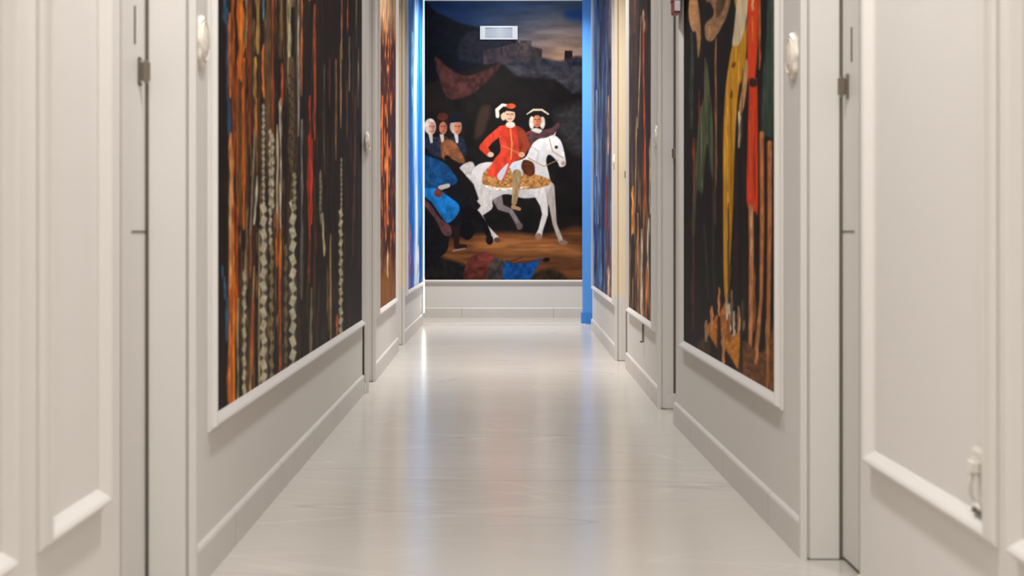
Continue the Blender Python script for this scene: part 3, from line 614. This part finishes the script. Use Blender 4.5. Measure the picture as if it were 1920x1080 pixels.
    K([(1002, 224), (1005, 224)], 1.3, (70, 36, 28)); K([(1009, 224), (1012, 224)], 1.3, (70, 36, 28)); K([(1007, 225), (1008, 230)], 1.2, (150, 84, 60)); K([(1005, 234), (1010, 234)], 1.3, (140, 56, 44))
    G([(985, 222), (988, 212), (1000, 206), (1018, 207), (1030, 217), (1026, 221), (1008, 216), (994, 218)], (26, 22, 24), 1); K([(988, 214), (1000, 206), (1016, 206), (1028, 214)], [2, 4, 4, 3], (218, 200, 170))
    # rider: boot, breeches, coat, arms, head, hat
    G([(958, 308), (974, 306), (980, 326), (970, 334), (960, 326)], (200, 204, 214), 1.2, tex=0.1); K([(969, 326), (968, 352), (964, 380)], [17, 14, 10], (158, 130, 92), 1.1, tex=0.3); K([(962, 388), (974, 392)], [8, 6], (170, 132, 90), 1)
    G([(982, 300), (1000, 306), (1002, 326), (990, 330), (978, 316)], (86, 42, 26), 1.2, tex=0.3)
    G([(934, 240), (950, 234), (968, 236), (982, 246), (986, 272), (984, 292), (972, 300), (958, 308), (944, 336), (928, 332), (914, 328), (926, 300), (938, 284), (936, 262)], (206, 62, 42), 1.2, tex=0.22, tsx=6, tsy=10, shade=(1, 0, -0.3))
    G([(970, 238), (984, 246), (988, 272), (984, 290), (974, 284), (972, 260)], (128, 52, 34), 1.2, tex=0.2)
    G([(938, 320), (952, 306), (950, 318), (940, 338), (932, 330)], (198, 200, 212), 1.2)
    K([(940, 244), (918, 262), (906, 276), (916, 288)], [16, 15, 15, 11], (212, 66, 44), 1.1, tex=0.2); E(920, 290, 6, 5, (216, 184, 158))
    K([(978, 250), (988, 272), (980, 288)], [13, 12, 9], (150, 60, 36), 1.1); E(978, 290, 6, 5, (206, 168, 130))
    K([(957, 242), (960, 270), (958, 298)], 2.2, (228, 176, 96), 1.0, 0.8)
    K([(944, 274), (962, 282), (978, 290)], 3, (198, 140, 84), 1.2, 0.6)
    E(957, 234, 9, 6, (226, 210, 190)); E(956, 216, 10, 13, (226, 178, 150), tex=0.1, shade=(1, 0, -0.15)); E(944, 218, 5, 8, (214, 190, 156)); K([(958, 214), (962, 214)], 1.4, (70, 44, 40)); K([(950, 214), (954, 214)], 1.4, (70, 44, 40)); K([(956, 215), (958, 219)], 1.2, (186, 132, 108)); K([(953, 223), (959, 223)], 1.6, (176, 86, 80))
    G([(932, 206), (948, 202), (968, 204), (974, 200), (970, 210), (950, 208), (938, 214)], (24, 20, 22), 1); K([(933, 218), (932, 206), (942, 197), (954, 198)], [7, 7, 6, 4], (226, 218, 204)); E(958, 199, 9, 5, (214, 82, 46), tex=0.3)
    # onlookers and a blue-coated horseman on the left
    for hx, hy, skin, hair, coat in ((829, 240, (176, 104, 82), (34, 24, 24), (70, 46, 44)), (856, 240, (186, 120, 90), (190, 174, 158), (34, 42, 60)), (808, 240, (204, 156, 140), (212, 204, 200), (34, 40, 60))):
        G([(hx-17, hy+52), (hx-15, hy+24), (hx-7, hy+16), (hx+7, hy+16), (hx+15, hy+24), (hx+17, hy+52)], coat, 1.4, tex=0.4)
        K([(hx-1, hy+10), (hx+1, hy+26)], [8, 5], (196, 190, 190)); E(hx-1.5, hy-3, 11, 15, hair, 1.2, tex=0.2); E(hx+2, hy, 7.5, 12, skin, 1, tex=0.12, shade=(-1, 0, 0.3))
        for ex in (-1, 5): K([(hx+ex-1.4, hy-3), (hx+ex+1.4, hy-3)], 1.3, (60, 34, 32))
        K([(hx+3, hy-2), (hx+4, hy+3)], 1.2, (140, 84, 70)); K([(hx, hy+6.5), (hx+5, hy+6.5)], 1.3, (136, 66, 58))
    G([(840, 230), (846, 218), (862, 216), (872, 224), (876, 230), (858, 229)], (18, 22, 34), 1); E(830, 219, 10, 7, (92, 40, 34), 1.5, tex=0.3)
    G([(826, 272), (838, 262), (852, 266), (864, 284), (872, 302), (862, 306), (846, 298), (832, 300)], (134, 84, 54), 1.4, tex=0.35); K([(838, 296), (860, 326), (880, 350), (892, 372)], [10, 16, 18, 10], (24, 18, 20), 1.5)
    G([(788, 290), (812, 292), (838, 304), (858, 332), (872, 360), (884, 380), (888, 420), (872, 440), (846, 440), (838, 470), (820, 486), (800, 506), (788, 508)], (20, 20, 26), 1.6, tex=0.4)
    G([(788, 294), (812, 296), (834, 306), (850, 324), (858, 340), (846, 348), (834, 346), (826, 356), (788, 352)], (22, 72, 124), 1.5, tex=0.45, tsx=8, tsy=10)
    G([(788, 354), (820, 354), (838, 366), (860, 384), (858, 402), (840, 418), (826, 404), (808, 378), (788, 364)], (24, 110, 184), 1.4, tex=0.4, tsx=7, tsy=14)
    G([(788, 368), (806, 382), (824, 408), (844, 424), (846, 440), (832, 440), (818, 414), (800, 390), (788, 380)], (92, 58, 62), 1.4, tex=0.3)
    K([(826, 352), (840, 348)], [9, 8], (186, 178, 176)); E(822, 362, 8, 8, (112, 52, 44), 1.2, tex=0.3)
    K([(876, 400), (892, 402), (908, 420), (916, 440)], [26, 16, 11, 10], (14, 13, 18), 1.2); E(918, 450, 7, 9, (22, 20, 24), 1.2); E(876, 432, 13, 18, (14, 13, 18), 1.5)
    K([(856, 430), (856, 462), (872, 462)], [12, 10, 7], (40, 24, 22), 1.2); K([(850, 470), (872, 466)], [4, 3], (150, 134, 128), 1, 0.8)
    # russet boulders and a heap of blue cloth
    G([(872, 526), (874, 496), (888, 478), (908, 472), (928, 480), (934, 500), (930, 526)], (98, 46, 40), 1.5, tex=0.5, tsx=9, tsy=7, shade=(0, 1, -0.4))
    G([(914, 526), (916, 502), (926, 486), (940, 486), (950, 502), (950, 526)], (66, 58, 56), 1.5, tex=0.5, tsx=6, tsy=6, shade=(0, 1, -0.3))
    G([(948, 490), (966, 494), (990, 492), (1014, 484), (1006, 502), (990, 526), (946, 526)], (18, 70, 134), 1.3, tex=0.5, tsx=8, tsy=7)
    K([(962, 494), (1010, 488), (1030, 486)], [3, 2.5, 2], (84, 46, 38), 1); E(1024, 487, 7, 4, (24, 18, 20), 1, rot=-0.2); K([(952, 492), (980, 482)], 2.2, (70, 50, 46), 1)

us = np.linspace(EU0, EU1, 330); vs = np.linspace(EV0, EV1, 580)
U, V = np.meshgrid(us, vs)
pe = Paint(CX+F*U/Y_END, CY-F*(V-H)/Y_END, (20, 20, 24)); paint_end(pe)
o = mural_mesh('mural', ep, us, vs, pe.linear(0.9), paint_mat('printed_painting', 0.55))
tag(o, 'tall wall-filling painting of a red-coated rider on a white horse, on the end wall', 'mural')

# ------------------------------------------------------------------ small things
# glowing light strip at the end of the left wall
t = tag(empty('light_strip', (-0.692, 14.47, 0.0)), 'thin glowing blue vertical light strip at the far end of the left wall', 'light')
def led(name, z0, z1, mat):
    bm = bmesh.new(); box(bm, -0.004, 0.006, -0.008, 0.010, z0, z1); return link_bm(name, bm, mat, t)
bm = bmesh.new(); box(bm, -0.0135, -0.004, -0.0195, 0.010, 0.10, 3.10); link_bm('mounting_channel', bm, M['trim'], t)
led('blue_tube', 0.43, 3.09, M['led_blue'])['label'] = 'blue glowing length'
led('white_fill_tube', 0.11, 0.428, M['fill_white'])['label'] = 'white fill length added below the blue one'  # added glow that brightens the wall end below the rail

# wall fixture over the painting
t = tag(empty('emergency_light', (-0.014, Y_END-0.003, 2.79)), 'white rectangular light fitting with a recessed panel, high on the end-wall painting', 'light fitting')
bm = bmesh.new()
hw, hh, d = 0.184, 0.066, 0.03
box(bm, -hw, hw, -d, 0, hh-0.018, hh); box(bm, -hw, hw, -d, 0, -hh, -hh+0.014); box(bm, -hw, -hw+0.052, -d, 0, -hh+0.014, hh-0.018); box(bm, hw-0.052, hw, -d, 0, -hh+0.014, hh-0.018)
link_bm('casing', bm, base_mat('cool_white_plastic', (176, 184, 192), 0.4, var=0.02), t)
bm = bmesh.new()
vsx = [(-0.131, -0.004), (0, -0.026), (0.131, -0.004)]
prism(bm, [(-0.131, -0.001), (-0.131, -0.006), (0, -0.022), (0.131, -0.006), (0.131, -0.001)], -hh+0.0145, hh-0.0185)
link_bm('diffuser', bm, base_mat('frosted_plastic', (164, 174, 186), 0.3, var=0.02), t)

# small scalloped plaques beside the doors
def plaque(pl, u, v, r, label, d0=0.0):
    c = pl.P(u, v, d0)
    t = tag(empty('wall_plaque', c), label, 'plaque', 'round plaques beside the doors')
    s = pl.s
    bm = bmesh.new(); rings = []; N = 48
    for (fr, dd) in ((1.0, 0.0003), (1.0, 0.008), (0.93, 0.013), (0.80, 0.012), (0.70, 0.015), (0.40, 0.021), (0.0, 0.023)):
        ring = []
        for k in range(N):
            a = 2*math.pi*k/N; rr = r*fr*(1+0.05*math.cos(8*a)*(fr > 0.6))
            ring.append(bm.verts.new((-s*dd, rr*math.cos(a), rr*math.sin(a))))
        rings.append(ring)
    for a, b in zip(rings, rings[1:]):
        for k in range(N): bm.faces.new((a[k], a[(k+1) % N], b[(k+1) % N], b[k]))
    bm.faces.new(rings[0][::-1]); bmesh.ops.remove_doubles(bm, verts=bm.verts, dist=1e-5)
    link_bm('disc', bm, M['ceramic'], t, smooth=False)
    bm = bmesh.new(); rings = []
    for k in range(N):
        a = 2*math.pi*k/N
        ring = []
        for j in range(6):
            b = 2*math.pi*j/6; rr = r*(0.76+0.035*math.cos(b))
            ring.append(bm.verts.new((-s*(0.0145+0.003*math.sin(b)), rr*math.cos(a), rr*math.sin(a))))
        rings.append(ring)
    for i in range(N):
        for j in range(6): bm.faces.new((rings[i][j], rings[(i+1) % N][j], rings[(i+1) % N][(j+1) % 6], rings[i][(j+1) % 6]))
    link_bm('rim_ring', bm, M['ceramic'], t)
    return t
plaque(secs['L1'], 3.86, 1.307, 0.060, 'small round pale plaque on the left wall between the nearest door and long strand mural')
plaque(secs['L1'], 8.31, 1.312, 0.052, 'small pale plaque at the far edge of the long left mural', 0.0245)
plaque(secs['R1'], 4.285, 1.318, 0.060, 'small round pale plaque on the right wall between the nearest door and drapery mural')
plaque(secs['R2'], 7.775, 1.305, 0.055, 'small pale plaque at the near edge of the dark brown mural with orange line')
plaque(secs['R3'], 10.58, 1.305, 0.050, 'small pale plaque at the near edge of the slate blue right mural')

# fire alarm box over the far edge of the drapery mural
pl = secs['R1']; Xw = pl.lat(6.7)-0.0245
t = tag(empty('fire_alarm_box', (Xw, 6.70, 1.757)), 'dark red fire alarm box with pale label, above far edge of the drapery mural', 'fire alarm')
bm = bmesh.new(); box(bm, -0.030, -0.001, -0.055, 0.055, 0, 0.17); bevel(bm, 0.004); link_bm('housing', bm, M['red'], t)
bm = bmesh.new(); box(bm, -0.034, -0.0302, -0.040, 0.040, 0.05, 0.15); bevel(bm, 0.0015); link_bm('front_cover', bm, base_mat('faded_red_plastic', (150, 70, 58), 0.4, var=0.05), t)
bm = bmesh.new(); box(bm, -0.0265, -0.003, -0.0562, -0.0552, 0.008, 0.050); l = link_bm('label', bm, M['label'], t); l['label'] = 'small grey-white printed label'

# power outlet with lead on the nearest right panel
pl = R0; c = pl.P(2.600, 0.388, 0.0)
t = tag(empty('power_outlet', c), 'white power outlet with hanging lead, low on the nearest right panel', 'power outlet')
bm = bmesh.new(); box(bm, -0.012, 0, -0.038, 0.038, 0.062, 0.108); bevel(bm, 0.004); link_bm('socket_plate', bm, M['white'], t)
bm = bmesh.new(); box(bm, -0.026, -0.0122, -0.026, 0.020, 0.066, 0.094); bevel(bm, 0.006); link_bm('plug', bm, M['white'], t)
bm = bmesh.new(); tube(bm, [(-0.019, 0.0, 0.067), (-0.021, 0.008, 0.05), (-0.018, 0.016, 0.034), (-0.014, 0.012, 0.020), (-0.012, 0.0, 0.016), (-0.010, -0.014, 0.0098)], 0.0032); link_bm('lead', bm, M['white'], t, smooth=True)
bm = bmesh.new(); box(bm, -0.0135, -0.001, -0.036, 0.030, 0.0005, 0.009); bevel(bm, 0.002); link_bm('cord_clip', bm, M['slot'], t)

# small bracket under the rail of the brown mural
pl = secs['R2']; u = 8.62; c = pl.P(u, 0.255, 0)
t = tag(empty('wall_bracket', c), 'small grey bracket hanging under the rail of the dark brown right mural', 'bracket')
bm = bmesh.new(); box(bm, -0.010, 0, -0.006, 0.006, 0.004, 0.095); bevel(bm, 0.002); link_bm('arm', bm, M['grey'], t)
bm = bmesh.new(); box(bm, -0.022, -0.0005, -0.014, 0.014, -0.006, 0.0035); bevel(bm, 0.002); link_bm('foot', bm, M['grey'], t)

# small white fixture high on the third left casing
t = tag(empty('ceiling_sensor', (-0.755, 11.93, 2.49)), 'small white fixture high on the cream door casing on the left', 'sensor')
bm = bmesh.new(); prism(bm, [(-0.014, 0.0), (0.016, 0.0), (0.016, 0.018), (-0.014, 0.018)], 0.03, 0.2); bevel(bm, 0.004); link_bm('body', bm, M['white'], t)
bm = bmesh.new(); tube(bm, [(-0.008, 0.0, 0.034), (-0.006, -0.012, 0.018), (0.006, -0.014, 0.006), (0.014, -0.004, 0.014)], 0.006, 8); link_bm('hook', bm, M['white'], t, smooth=True)
